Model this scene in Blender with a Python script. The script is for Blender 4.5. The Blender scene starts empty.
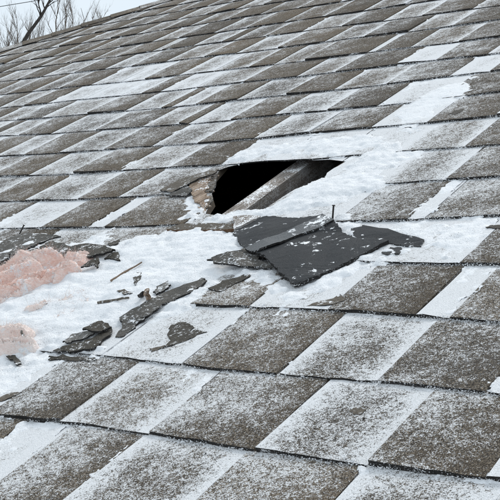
import bpy, bmesh, math, random
import numpy as np
from mathutils import Vector, geometry

# ------------------------------------------------------------------ camera
scene = bpy.context.scene
COL = scene.collection
HC = 3.6                                   # camera height above the ground
F_PX = 1150.62                             # focal length for a 500 px wide picture
cam_d = bpy.data.cameras.new('camera'); cam = bpy.data.objects.new('camera', cam_d)
COL.objects.link(cam)
cam.location = (0, 0, HC); cam.rotation_euler = (math.radians(90), 0, 0)
cam_d.sensor_width = 36; cam_d.lens = F_PX / 500 * 36
cam_d.clip_start = 0.05; cam_d.clip_end = 3000
scene.camera = cam

# ------------------------------------------------------------------ sky, sun, exposure
SUN_EL, SUN_AZ = math.radians(52), math.radians(38)      # azimuth measured from +Y towards +X
world = bpy.data.worlds.new('World'); scene.world = world; world.use_nodes = True
wn, wl = world.node_tree.nodes, world.node_tree.links
wn.clear()
sky = wn.new('ShaderNodeTexSky'); sky.sky_type = 'NISHITA'; sky.sun_disc = False
sky.sun_elevation = SUN_EL; sky.sun_rotation = SUN_AZ
sky.air_density = 1.0; sky.dust_density = 2.0; sky.ozone_density = 1.5
cl = wn.new('ShaderNodeTexNoise'); cl.inputs['Scale'].default_value = 2.2; cl.inputs['Detail'].default_value = 3
ccr = wn.new('ShaderNodeValToRGB')
ccr.color_ramp.elements[0].position = .3; ccr.color_ramp.elements[0].color = (6.3, 7.1, 7.75, 1)
ccr.color_ramp.elements[1].position = .7; ccr.color_ramp.elements[1].color = (7.1, 7.8, 8.3, 1)
wmix = wn.new('ShaderNodeMix'); wmix.data_type = 'RGBA'; wmix.inputs[0].default_value = .88
bg = wn.new('ShaderNodeBackground'); bg.inputs['Strength'].default_value = .1
wo = wn.new('ShaderNodeOutputWorld')
wl.new(cl.outputs['Fac'], ccr.inputs['Fac'])
wl.new(sky.outputs['Color'], wmix.inputs[6]); wl.new(ccr.outputs['Color'], wmix.inputs[7])
wl.new(wmix.outputs[2], bg.inputs['Color']); wl.new(bg.outputs[0], wo.inputs['Surface'])

sun_d = bpy.data.lights.new('sun', 'SUN'); sun = bpy.data.objects.new('sun', sun_d); COL.objects.link(sun)
sun_d.energy = 1.5; sun_d.angle = math.radians(18); sun_d.color = (1, .97, .93)
sdir = Vector((math.cos(SUN_EL) * math.sin(SUN_AZ), math.cos(SUN_EL) * math.cos(SUN_AZ), math.sin(SUN_EL)))
sun.rotation_euler = sdir.to_track_quat('Z', 'Y').to_euler(); sun.location = sdir * 30

vs = scene.view_settings
vs.view_transform = 'Standard'; vs.look = 'None'; vs.gamma = 1; vs.use_curve_mapping = False
vs.exposure = 0.33
scene.render.engine = 'CYCLES'

# ------------------------------------------------------------------ roof frame
# u runs along the courses, v up the slope, both in shingle exposures of 143 mm; h in metres off the deck
EX = .143
def cw(a): return np.array([a[0], a[2], -a[1]])          # photo axes (right, down, forward) to world
U = cw((0.78528097, -0.00223695, -0.61913552)); V = cw((0.55625636, -0.4279309, 0.70707426))
N = cw((-0.26652892, -0.89965003, -0.33480167)); O = cw((3.99619546, 1.42943637, 5.06341267))
U[2] = 0; U /= np.linalg.norm(U); N = N - U * (N @ U); N /= np.linalg.norm(N); V = np.cross(N, U)
CAM = np.array([0, 0, HC])
def R(u, v, h=0.0):
    u, v, h = np.asarray(u, float), np.asarray(v, float), np.asarray(h, float)
    return CAM + EX * (O + u[..., None] * U + v[..., None] * V) + h[..., None] * N
def P(x, y, h=0.0):
    """point of the roof plane (raised by h metres) seen at photo position x, y -> u, v"""
    d = np.array([(x - 250) / F_PX, 1.0, -(y - 250) / F_PX])
    o = O + N * h / EX
    q = d * (N @ o) / (N @ d) - O
    return q @ U, q @ V

# course lines: v = k + poly((u+8)/8), clamped to the range they were surveyed in
CO = {0: ([-.022, .084, -.066], -8, -3), 1: ([.031, -.039, -.188], -8.4, -3.4), 2: ([.102, -.16, -.125], -7.8, -3.8),
      3: ([.091, -.197], -6.3, -4.2), 4: ([-.026, .111, .074], -12.6, -4.5), 5: ([-.035, .183, .115], -13.6, -5),
      6: ([-.032, .245, .329], -14.6, -5.4), 7: ([-.007, .365, .413], -15.8, -6), 8: ([-.031, .371, .524], -17, -6.6),
      9: ([.013, .373, .432], -18, -7), 10: ([-.021, .07, .177], -19.2, -7.4), 11: ([-.029, .051, .195], -20.5, -8),
      12: ([.07, -.145, .111], -22, -8.3), 13: ([.071, -.485, -.096], -23, -8.7), 14: ([.329, -.157], -24, -10.5),
      15: ([.732], 0, 0), 16: ([.833], 0, 0), 17: ([.931], 0, 0)}
def vk(k, u):
    u = np.asarray(u, float)
    if k in CO: c, a, b = CO[k]
    elif k > 17: c, a, b = [.95], 0, 0
    else: c, a, b = [-.02], 0, 0
    t = (np.clip(u, a, b) + 8) / 8 if a != b else u * 0
    w = sum(ci * t ** i for i, ci in enumerate(c))
    return k + w + .02 * np.sin(u * 1.7 + k * 2.3)
V_EAVE, V_RIDGE, U_RIGHT = -7.5, 31.0, 11.0
def u_hip(v): return -26.0 + (v - 16.55) * .963

# ------------------------------------------------------------------ helpers
def rng(seed): return np.random.default_rng(seed)
def vnoise(x, y, seed=0):
    """value noise, 0..1, unit cell"""
    tab = rng(seed).random((256, 256))
    xi, yi = np.floor(x).astype(int), np.floor(y).astype(int)
    fx, fy = x - xi, y - yi
    fx, fy = fx * fx * (3 - 2 * fx), fy * fy * (3 - 2 * fy)
    g = lambda a, b: tab[a & 255, b & 255]
    return (g(xi, yi) * (1 - fx) + g(xi + 1, yi) * fx) * (1 - fy) + (g(xi, yi + 1) * (1 - fx) + g(xi + 1, yi + 1) * fx) * fy
def fbm(x, y, seed=0, n=4):
    s, a, t = 0, 1, 0
    for i in range(n):
        s = s + a * vnoise(x * 2 ** i + 17.3 * i, y * 2 ** i + 5.1 * i, seed + i); t += a; a *= .5
    return s / t
def sdf(px, py, poly):
    """signed distance, positive inside"""
    poly = np.array(poly); n = len(poly)
    d = np.full(px.shape, 1e9); ins = np.zeros(px.shape, bool)
    for i in range(n):
        a, b = poly[i], poly[(i + 1) % n]
        e = b - a; w0, w1 = px - a[0], py - a[1]
        t = np.clip((w0 * e[0] + w1 * e[1]) / (e @ e), 0, 1)
        d = np.minimum(d, np.hypot(w0 - e[0] * t, w1 - e[1] * t))
        c = ((a[1] > py) != (b[1] > py))
        with np.errstate(divide='ignore', invalid='ignore'):
            xx = (b[0] - a[0]) * (py - a[1]) / (b[1] - a[1]) + a[0]
        ins ^= c & (px < xx)
    return np.where(ins, d, -d)

def wpos(o):
    p = np.zeros(3)
    while o is not None: p += np.array(o.location); o = o.parent
    return p
def mesh(name, verts, faces, mats, parent=None, midx=None, smooth=False, origin=None):
    verts = np.asarray(verts, float)
    if origin is None:
        origin = np.array([(verts[:, 0].min() + verts[:, 0].max()) / 2, (verts[:, 1].min() + verts[:, 1].max()) / 2, verts[:, 2].min()])
    me = bpy.data.meshes.new(name)
    me.from_pydata((verts - origin).tolist(), [], faces if isinstance(faces, list) else faces.tolist())
    for m in (mats if isinstance(mats, (list, tuple)) else [mats]): me.materials.append(m)
    if midx is not None: me.polygons.foreach_set('material_index', midx)
    if smooth: me.polygons.foreach_set('use_smooth', [True] * len(me.polygons))
    me.update()
    ob = bpy.data.objects.new(name, me); COL.objects.link(ob)
    ob.parent = parent
    ob.location = origin - (wpos(parent) if parent else 0)
    return ob
def empty(name, loc, parent=None):
    o = bpy.data.objects.new(name, None); COL.objects.link(o); o.empty_display_size = .1
    o.parent = parent; o.location = np.array(loc, float) - (wpos(parent) if parent else 0); return o
def tag(o, label=None, cat=None, group=None, kind=None):
    if label: o['label'] = label
    if cat: o['category'] = cat
    if group: o['group'] = group
    if kind: o['kind'] = kind
    return o

# ------------------------------------------------------------------ materials
class NT:
    def __init__(s, name):
        s.m = bpy.data.materials.new(name); s.m.use_nodes = True
        s.n, s.l = s.m.node_tree.nodes, s.m.node_tree.links
        s.b = s.n['Principled BSDF']; s.b.inputs['Specular IOR Level'].default_value = .3
        s.geo = s.n.new('ShaderNodeNewGeometry').outputs['Position']
    def put(s, sock, v):
        if hasattr(v, 'links') or isinstance(v, bpy.types.NodeSocket): s.l.new(v, sock)
        else: sock.default_value = v
    def noise(s, scale, detail=3, rough=.55, vec=None, dist=0):
        n = s.n.new('ShaderNodeTexNoise'); s.l.new(vec or s.geo, n.inputs['Vector'])
        n.inputs['Scale'].default_value = scale; n.inputs['Detail'].default_value = detail
        n.inputs['Roughness'].default_value = rough; n.inputs['Distortion'].default_value = dist
        return n.outputs['Fac']
    def scaled(s, sc, rot=None):
        m = s.n.new('ShaderNodeMapping'); s.l.new(s.geo, m.inputs['Vector']); m.inputs['Scale'].default_value = sc
        if rot: m.inputs['Rotation'].default_value = rot
        return m.outputs['Vector']
    def math(s, op, a, b=0.0, c=None, clamp=False):
        n = s.n.new('ShaderNodeMath'); n.operation = op; n.use_clamp = clamp
        s.put(n.inputs[0], a); s.put(n.inputs[1], b)
        if c is not None: s.put(n.inputs[2], c)
        return n.outputs[0]
    def step(s, x, lo, hi):
        n = s.n.new('ShaderNodeMapRange'); n.interpolation_type = 'SMOOTHSTEP'
        s.put(n.inputs[0], x); n.inputs[1].default_value = lo; n.inputs[2].default_value = hi
        return n.outputs[0]
    def ramp(s, x, stops):
        n = s.n.new('ShaderNodeValToRGB'); s.l.new(x, n.inputs[0]); e = n.color_ramp.elements
        while len(e) < len(stops): e.new(.5)
        for i, (p, c) in enumerate(stops): e[i].position = p; e[i].color = (*c, 1)
        return n.outputs[0]
    def mix(s, f, a, b):
        n = s.n.new('ShaderNodeMix'); n.data_type = 'RGBA'; s.put(n.inputs[0], f)
        for k, v in ((6, a), (7, b)): s.put(n.inputs[k], v if not isinstance(v, tuple) else (*v, 1))
        return n.outputs[2]
    def bump(s, h, dist, strength=1.0, prev=None):
        n = s.n.new('ShaderNodeBump'); s.l.new(h, n.inputs['Height']); n.inputs['Distance'].default_value = dist
        n.inputs['Strength'].default_value = strength
        if prev: s.l.new(prev, n.inputs['Normal'])
        s.l.new(n.outputs[0], s.b.inputs['Normal']); return n.outputs[0]
    def out(s, col, rough=.9):
        s.put(s.b.inputs['Base Color'], col if not isinstance(col, tuple) else (*col, 1)); s.put(s.b.inputs['Roughness'], rough)
        return s.m
SNOW = (.865, .875, .888)

def shingle_material():
    t = NT('shingle_granules')
    oi = t.n.new('ShaderNodeObjectInfo'); sp = t.n.new('ShaderNodeSeparateColor'); t.l.new(oi.outputs['Color'], sp.inputs[0])
    frost, tone, raised = sp.outputs[0], sp.outputs[1], sp.outputs[2]
    at = t.n.new('ShaderNodeAttribute'); at.attribute_name = 'edge'
    ed = t.n.new('ShaderNodeSeparateColor'); t.l.new(at.outputs['Color'], ed.inputs[0])
    dl, dr, db, dt = ed.outputs[0], ed.outputs[1], ed.outputs[2], at.outputs['Alpha']
    g = t.noise(480, 3, .8); g2 = t.noise(1300, 1, .6)
    gran = t.ramp(t.math('ADD', t.math('MULTIPLY', g, .62), t.math('MULTIPLY', g2, .38)),
                  [(.40, (.008, .007, .006)), (.465, (.042, .033, .025)), (.53, (.14, .112, .08)), (.63, (.44, .375, .29))])
    stain = t.step(t.noise(11, 4, .6), .40, .68)
    warm = t.mix(t.math('MULTIPLY', stain, .55), gran, (.145, .098, .052))
    cold = t.mix(t.math('MULTIPLY', stain, .35), gran, (.075, .07, .066))
    base = t.mix(tone, cold, warm)
    sat = t.n.new('ShaderNodeHueSaturation'); t.l.new(base, sat.inputs['Color'])
    t.l.new(t.math('ADD', .72, t.math('MULTIPLY', oi.outputs['Random'], .5)), sat.inputs['Value'])
    base = sat.outputs['Color']
    def ex(d, w, a): return t.math('MULTIPLY', t.math('POWER', 2.718, t.math('MULTIPLY', d, -1.0 / w)), a)
    low = t.math('SUBTRACT', 1.0, raised)
    patch = t.noise(15, 3, .6); midn = t.noise(75, 2, .6)
    big = t.math('MULTIPLY', t.math('SUBTRACT', patch, .5), 1.05)
    mid = t.math('MULTIPLY', t.math('SUBTRACT', midn, .5), .75)
    wv = t.math('MULTIPLY', t.math('SUBTRACT', patch, .5), .16)
    dl2, dr2, dt2 = [t.math('MAXIMUM', t.math('ADD', q, wv), 0.0) for q in (dl, dr, dt)]
    bl = t.math('ADD', t.math('ADD', ex(dl2, .13, .62), ex(dr2, .11, .75)), ex(dt2, .13, .62))
    br = t.math('SUBTRACT', t.math('ADD', ex(dt2, .10, .50), ex(dl, .40, .10)), t.math('ADD', ex(dr, .30, .34), ex(db, .10, .12)))
    cov = t.math('ADD', t.math('ADD', frost, t.math('ADD', big, mid)), t.math('ADD', t.math('MULTIPLY', bl, low), t.math('MULTIPLY', br, raised)))
    sp1 = t.math('ADD', t.math('MULTIPLY', t.noise(640, 2, .8), .6), t.math('MULTIPLY', t.noise(230, 3, .75), .4))
    x = t.math('ADD', t.math('MULTIPLY', t.math('SUBTRACT', sp1, .5), 4.2), t.math('SUBTRACT', cov, .47))
    mask = t.step(x, -.20, .34)
    mask = t.math('MULTIPLY', mask, t.math('ADD', .88, t.math('MULTIPLY', t.step(cov, .3, 1.0), .12)))
    t.out(t.mix(mask, base, SNOW), t.math('SUBTRACT', .95, t.math('MULTIPLY', mask, .25)))
    b1 = t.bump(g, .0015, .9)
    t.bump(sp1, .0050, .75, b1)
    return t.m
def asphalt_material():
    t = NT('asphalt_edge'); n = t.noise(300, 3)
    t.bump(n, .001); fr = t.step(t.math('ADD', t.math('MULTIPLY', t.noise(420, 3, .75), .6), t.math('MULTIPLY', t.noise(30, 2), .4)), .55, .66)
    return t.out(t.mix(fr, t.ramp(n, [(.3, (.008, .008, .008)), (.7, (.03, .027, .025))]), SNOW), .9)
def felt_material(name='black_felt', a=(.014, .0155, .017), b=(.04, .043, .047), snow=.60, fine=False):
    t = NT(name); n = t.noise(500, 3, .7); m = t.noise(60, 4, .66)
    if fine:
        x = t.math('ADD', t.math('MULTIPLY', t.noise(190, 4, .75), .65), t.math('MULTIPLY', t.noise(40, 2), .35)); mask = t.step(x, snow - .03, snow + .09)
    else: mask = t.step(t.math('ADD', t.math('ADD', m, t.math('MULTIPLY', t.noise(260, 2), .18)), t.math('MULTIPLY', t.math('SUBTRACT', t.noise(13, 2), .5), .5)), snow + .11, snow + .19)
    t.bump(n, .001, .8)
    return t.out(t.mix(mask, t.ramp(n, [(.3, a), (.7, b)]), SNOW), .75)
def snow_material():
    t = NT('snow'); a = t.noise(420, 3, .7); b = t.noise(90, 3); 
    b1 = t.bump(b, .005, .6); t.bump(a, .0026, .85, b1)
    c = t.ramp(t.noise(30, 4), [(.3, (.82, .838, .86)), (.7, (.90, .908, .92))])
    grit = t.math('MULTIPLY', t.step(t.noise(520, 3, .8), .585, .64), t.step(t.noise(20, 3, .6), .46, .62))
    return t.out(t.mix(t.math('MULTIPLY', grit, .75), c, (.10, .09, .08)), .7)
def pink_material(name='pink_insulation', pale=0.0):
    t = NT(name)
    f = t.noise(200, 4, .7, vec=t.scaled((1, .35, 1.6), (0, .3, .6)))
    big = t.noise(24, 4, .6)
    c = t.ramp(t.math('ADD', t.math('MULTIPLY', f, .5), t.math('MULTIPLY', big, .5)),
               [(.32, (.68, .40, .32)), (.43, (.87, .595, .505)), (.54, (.91, .715, .645)), (.65, (.93, .84, .80))])
    c = t.mix(pale, c, (.90, .835, .79))
    b1 = t.bump(t.noise(600, 2, .7), .001, .5); t.bump(f, .0045, .8, b1)
    fr = t.step(t.math('ADD', t.noise(50, 4, .7), t.math('MULTIPLY', t.noise(420, 2), .25)), .64, .82)
    t.b.inputs['Subsurface Weight'].default_value = .15; t.b.inputs['Subsurface Radius'].default_value = (.012, .007, .006); t.b.inputs['Subsurface Scale'].default_value = 1.0
    return t.out(t.mix(fr, c, SNOW), .95)
def wood_material(name, c0, c1, frost=.0):
    t = NT(name)
    m = t.n.new('ShaderNodeMapping'); t.l.new(t.geo, m.inputs['Vector'])
    az = math.atan2(V[1], V[0])
    m.vector_type = 'TEXTURE'; m.inputs['Rotation'].default_value = (0, -math.asin(V[2]), az); m.inputs['Scale'].default_value = (9, 1, 1)
    g = t.noise(180, 4, .6, vec=m.outputs[0], dist=.5)
    c = t.ramp(g, [(.3, c0), (.7, c1)])
    x = t.math('ADD', t.math('SUBTRACT', t.noise(300, 3, .7), .5), t.math('MULTIPLY', t.math('SUBTRACT', t.noise(24, 3), .5), .8))
    mask = t.step(x, .28 - frost * .5, .40 - frost * .5)
    gn = t.n.new('ShaderNodeNewGeometry'); dp = t.n.new('ShaderNodeVectorMath'); dp.operation = 'DOT_PRODUCT'
    t.l.new(gn.outputs['Normal'], dp.inputs[0]); dp.inputs[1].default_value = tuple(N)
    mask = t.math('MULTIPLY', mask, t.math('ADD', .3, t.math('MULTIPLY', t.step(dp.outputs['Value'], .2, .8), .7)))
    t.bump(g, .002, .8)
    return t.out(t.mix(mask, c, SNOW), .9)
def simple(name, c0, c1, scale=40, rough=.85, bump=.001):
    t = NT(name); n = t.noise(scale, 4); t.bump(n, bump); return t.out(t.ramp(n, [(.3, c0), (.7, c1)]), rough)

M_SH = shingle_material(); M_ASPH = asphalt_material(); M_FELT = felt_material()
M_STRIP = felt_material('grey_felt_lap', (.075, .08, .083), (.15, .155, .16), .57)
M_SNOW = snow_material(); M_PINK = pink_material(); M_PALEPINK = pink_material('pale_insulation', .55)
M_RAFT = wood_material('weathered_rafter', (.12, .10, .085), (.34, .30, .265), .60)
M_BROWN = wood_material('brown_board', (.075, .04, .022), (.19, .115, .07), .02)
M_TAN = wood_material('torn_sheathing', (.10, .065, .042), (.42, .32, .24), .42)
M_DECK = simple('deck_board', (.05, .04, .03), (.09, .07, .05), 30)
M_BRASH = felt_material('torn_shingle_dark', (.016, .015, .013), (.088, .076, .058), .565, True)
M_GREY = felt_material('torn_shingle_grey', (.06, .057, .052), (.21, .20, .185), .53, True)
M_DARKGREY = felt_material('torn_shingle_darkgrey', (.03, .029, .027), (.125, .115, .10), .56, True)
M_BROWNCHIP = felt_material('torn_shingle_brown', (.05, .042, .032), (.16, .135, .105), .555, True)
M_NAIL = simple('rusty_nail', (.012, .01, .009), (.03, .025, .022), 300, .6)
M_BARK = simple('dark_bark', (.022, .019, .017), (.05, .043, .037), 25, .9)
M_TWIG = simple('bare_twig', (.075, .060, .048), (.14, .115, .095), 10, .9)
M_WALL = simple('painted_siding', (.62, .60, .56), (.68, .66, .62), 12, .7)
M_GROUND = simple('snowy_ground', (.70, .74, .79), (.80, .84, .88), 1.5, .8)
M_CABLE = simple('cable_rubber', (.02, .02, .022), (.03, .03, .032), 60, .6)
M_POLE = simple('pole_wood', (.10, .08, .065), (.17, .14, .115), 14, .9)

# ------------------------------------------------------------------ ground
a = 1500.0
tag(mesh('ground', [(-a, -a, 0), (a, -a, 0), (a, a, 0), (-a, a, 0)], [(0, 1, 2, 3)], M_GROUND), 'flat snowy ground around the house', kind='structure')

# ------------------------------------------------------------------ house body
HOLE_PX = [(219, 171), (230, 167), (242, 164.5), (256, 163), (268, 162), (287, 161.5), (304, 160.5), (318, 160.5), (330, 160), (346, 162), (338, 167), (328, 172),
           (325.5, 179), (312, 183), (295, 189.5), (282, 198), (265, 210.5), (246, 213.5), (233, 214), (222, 217.5), (206, 215), (209, 207), (213.5, 200), (212, 194), (216, 187), (217, 180)]
HOLE = [P(x, y) for x, y in HOLE_PX]
_c = np.mean(HOLE, axis=0)
DHOLE = [((a_ - .10 if a_ < -8.6 and b_ > 4.9 else a_), b_ + (.32 if b_ > _c[1] + .35 else 0)) for a_, b_ in HOLE]
def eave(u): return R(u, V_EAVE)
uL = u_hip(V_EAVE); uR0 = u_hip(V_RIDGE)
A = R(uL, V_EAVE); B = R(U_RIGHT, V_EAVE); Cc = R(U_RIGHT, V_RIDGE); D = R(uR0, V_RIDGE)
horiz = np.array([V[0], V[1], 0]); horiz /= np.linalg.norm(horiz)
run = (Cc - B) @ horiz
B2 = B + horiz * 2 * run; A2 = A + horiz * 2 * run
A2[2] = B2[2] = B[2]
house = empty('house', ((A[0] + B2[0]) / 2, (A[1] + B2[1]) / 2, 0))
tag(house, 'house with a snow dusted grey brown shingle roof and a torn hole', 'house')
inset = U * .35 + horiz * .35
w0 = [A + U * .4 + horiz * .4, B + -U * .25 + horiz * .4, B2 - U * .25 - horiz * .4, A2 + U * .4 - horiz * .4]
wv, wf = [], []
ztop = A[2] - .024
for q in w0: wv += [(q[0], q[1], 0), (q[0], q[1], ztop)]
for i in range(4):
    j = (i + 1) % 4; wf.append((2 * i, 2 * j, 2 * j + 1, 2 * i + 1))
mesh('wall', wv, wf, M_WALL, house)
dz_ = np.array([0, 0, .02])
mesh('attic_floor', [A + dz_ * 0 - dz_, B - dz_, B2 - dz_, A2 - dz_], [(0, 1, 2, 3)], M_DECK, house)
gp = Cc - U * .25
mesh('gable_wall', [B - U * .25 - [0, 0, .03], B2 - U * .25 - [0, 0, .03], gp - [0, 0, .03]], [(0, 1, 2)], M_WALL, house)

# roof deck: front slope with the hole in it, hip and back slopes; 14 mm boards
def deck():
    outer = [(uL, V_EAVE), (U_RIGHT, V_EAVE), (U_RIGHT, V_RIDGE), (uR0, V_RIDGE)]
    tri = geometry.tessellate_polygon([[Vector((a, b, 0)) for a, b in outer], [Vector((a, b, 0)) for a, b in DHOLE]])
    allp = outer + DHOLE
    top = R(np.array([q[0] for q in allp]), np.array([q[1] for q in allp]), 0.0)
    bot = R(np.array([q[0] for q in allp]), np.array([q[1] for q in allp]), -.012)
    n = len(allp); verts = list(top) + list(bot); faces = []
    for t in tri:
        a_, b_, c_ = [Vector(top[i]) for i in t]
        if (b_ - a_).cross(c_ - a_).dot(Vector(N)) < 0: t = (t[0], t[2], t[1])
        faces.append(tuple(t)); faces.append((t[0] + n, t[2] + n, t[1] + n))
    for i in range(4): j = (i + 1) % 4; faces.append((i, i + n, j + n, j))
    m = len(HOLE)
    for i in range(m):
        a_, b_ = 4 + i, 4 + (i + 1) % m; faces.append((a_, b_, b_ + n, a_ + n))
    return mesh('roof', verts, faces, [M_DECK], house)
roof = deck()
tag(roof, 'front slope covered in square snow dusted shingle tabs')
mesh('hip_slope', [A, D, A2], [(0, 1, 2)], M_DECK, house)
mesh('back_slope', [B2, A2, D, Cc], [(0, 1, 2, 3)], M_DECK, house)

# ------------------------------------------------------------------ shingles
rr = random.Random(5)
# band: left-most type, then (u of the joint, type that starts there, frost); H = raised laminated tab, L = low tab
BANDS = {
 -1: [(-8.4, 'H', .42), (-7.44, 'L', .84), (-6.91, 'H', .45), (-6.13, 'L', .62), (-5.09, 'H', .40), (-4.11, 'L', .62), (-3.1, 'H', .45)],
 0: [(-8.9, 'L', .84), (-7.92, 'H', .46), (-7.06, 'L', .66), (-6.08, 'H', .47), (-5.02, 'L', .60), (-4.09, 'H', .42), (-3.24, 'L', .8)],
 1: [(-8.6, 'L', .8), (-7.55, 'L', .74), (-6.54, 'H', .38), (-5.50, 'L', .60), (-4.57, 'H', .36), (-3.67, 'L', .8)],
 2: [(-9.5, 'L', .8), (-8.5, 'L', .8), (-7.55, 'H', .58), (-6.57, 'L', .84), (-5.69, 'H', .34), (-4.78, 'L', .84), (-4.47, 'H', .34)],
 3: [(-10, 'H', .6), (-9, 'L', .8), (-8, 'H', .6), (-7, 'L', .84), (-6.01, 'L', .84), (-4.84, 'H', .34)],
 4: [(-13.2, 'H', .5), (-12.38, 'L', .76), (-11.32, 'H', .3), (-10.45, 'L', .8), (-10.17, 'H', .30), (-8.9, 'L', .6), (-7.5, 'L', .8), (-6.77, 'H', .52), (-5.92, 'L', .84), (-5.72, 'H', .5)],
 5: [(-14.5, 'L', .55), (-13.57, 'H', .33), (-12.64, 'L', .6), (-11.56, 'H', .34), (-10.78, 'L', .5), (-9.9, 'H', .3), (-9, 'L', .6), (-7.8, 'L', .84), (-6.83, 'L', .62), (-5.99, 'H', .32)],
 6: [(-15.5, 'L', .5), (-14.64, 'H', .34), (-13.67, 'L', .62), (-12.63, 'H', .34), (-11.68, 'L', .6), (-10.71, 'H', .27), (-9.8, 'L', .74), (-8.9, 'L', .74), (-8.0, 'L', .8), (-7.07, 'L', .6), (-6.24, 'H', .3)],
 7: [(-16.5, 'H', .36), (-15.64, 'L', .6), (-14.85, 'H', .36), (-13.93, 'L', .55), (-12.93, 'H', .33), (-11.9, 'L', .6), (-10.96, 'H', .33), (-9.93, 'L', .6), (-9.01, 'H', .5), (-8.05, 'L', .84), (-7.24, 'H', .37)],
 8: [(-17, 'L', .6), (-16.21, 'H', .36), (-15.26, 'L', .62), (-14.1, 'H', .4), (-12.98, 'L', .6), (-12.13, 'H', .25), (-11.93, 'L', .65), (-11.08, 'H', .33), (-10.25, 'L', .62), (-9.33, 'H', .33), (-8.48, 'L', .84), (-7.53, 'H', .33)],
 9: [(-18.2, 'L', .6), (-17.34, 'H', .45), (-16.57, 'L', .66), (-15.29, 'H', .4), (-14.3, 'L', .6), (-13.37, 'H', .25), (-13.13, 'L', .7), (-12.59, 'H', .3), (-11.72, 'L', .52), (-10.73, 'H', .22), (-9.83, 'L', .5), (-8.91, 'H', .45), (-7.9, 'L', .78), (-7.29, 'H', .3)],
 10: [(-20, 'H', .3), (-19.08, 'L', .55), (-18.21, 'H', .28), (-17.46, 'L', .74), (-16.4, 'L', .80), (-15.36, 'L', .70), (-14.78, 'H', .35), (-14.3, 'L', .75), (-13.44, 'L', .5), (-12.35, 'H', .22), (-11.19, 'L', .5), (-10.42, 'H', .26), (-9.27, 'L', .84), (-8.6, 'H', .4)],
 11: [(-20.8, 'L', .45), (-20, 'H', .28), (-19.1, 'L', .5), (-18.2, 'H', .25), (-17.2, 'L', .66), (-16.3, 'L', .72), (-15.6, 'H', .3), (-14.7, 'L', .7), (-13.8, 'L', .45), (-12.95, 'H', .24), (-12.37, 'L', .42), (-11.68, 'H', .22), (-10.4, 'L', .4), (-10.23, 'H', .3), (-9.57, 'L', .45), (-8.67, 'H', .3)],
}
def band_tiles(k):
    """list of (u0, u1, type, frost) from the hip to the right gable"""
    ul = u_hip(k + .3) - .3
    far = k >= 11
    L = list(BANDS.get(k, []))
    if not L:
        st = rr.random(); u = -11.5 - st; ty = 'HL'[rr.randrange(2)]
        while u < -7.5:
            L.append((u, ty, None)); w = rr.uniform(.85, 1.1)
            if rr.random() < .12: w *= .3
            u += w; ty = 'L' if ty == 'H' else 'H'
    def fr(ty, u):
        brown = min(1, max(0, (k - 10.5) / 3)) * (1 if u < -13 else .5)
        return (rr.uniform(.27, .38) - .14 * brown) if ty == 'H' else (rr.uniform(.5, .72) - .2 * brown)
    L = [(u, t, fr(t, u) if f is None else f) for u, t, f in L]
    u, ty = L[0][0], L[0][1]
    while u > ul:
        w = rr.uniform(.85, 1.1); w *= .35 if rr.random() < .1 else 1
        ty = 'L' if ty == 'H' else 'H'; u -= w; L.insert(0, (u, ty, fr(ty, u)))
    u, ty = L[-1][0], L[-1][1]
    u += rr.uniform(.85, 1.1)
    while u < U_RIGHT:
        ty = 'L' if ty == 'H' else 'H'; L.append((u, ty, fr(ty, u))); u += rr.uniform(.85, 1.1)
    return [(L[i][0], min(L[i + 1][0] if i + 1 < len(L) else U_RIGHT, U_RIGHT), L[i][1], L[i][2]) for i in range(len(L))]
K0, K1 = -8, 30
TILES = {k: band_tiles(k) for k in range(K0, K1)}
HB = {'L': .0033, 'H': .0046}; HT = {'L': .0006, 'H': .0014}
def tile_h(ty, t): return HB[ty] + (HT[ty] - HB[ty]) * t

def project(w):
    d = np.asarray(w) - CAM
    return 250 + d[..., 0] / d[..., 1] * F_PX, 250 - d[..., 2] / d[..., 1] * F_PX
def in_frame(u0, u1, v0, v1, m=0):
    w = R(np.array([u0, u1, u0, u1, (u0 + u1) / 2]), np.array([v0, v0, v1, v1, (v0 + v1) / 2]))
    x, y = project(w); fr = (w - CAM)[:, 1] > .2
    return bool(np.any(fr & (x > -m) & (x < 500 + m) & (y > -m) & (y < 500 + m)))

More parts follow.
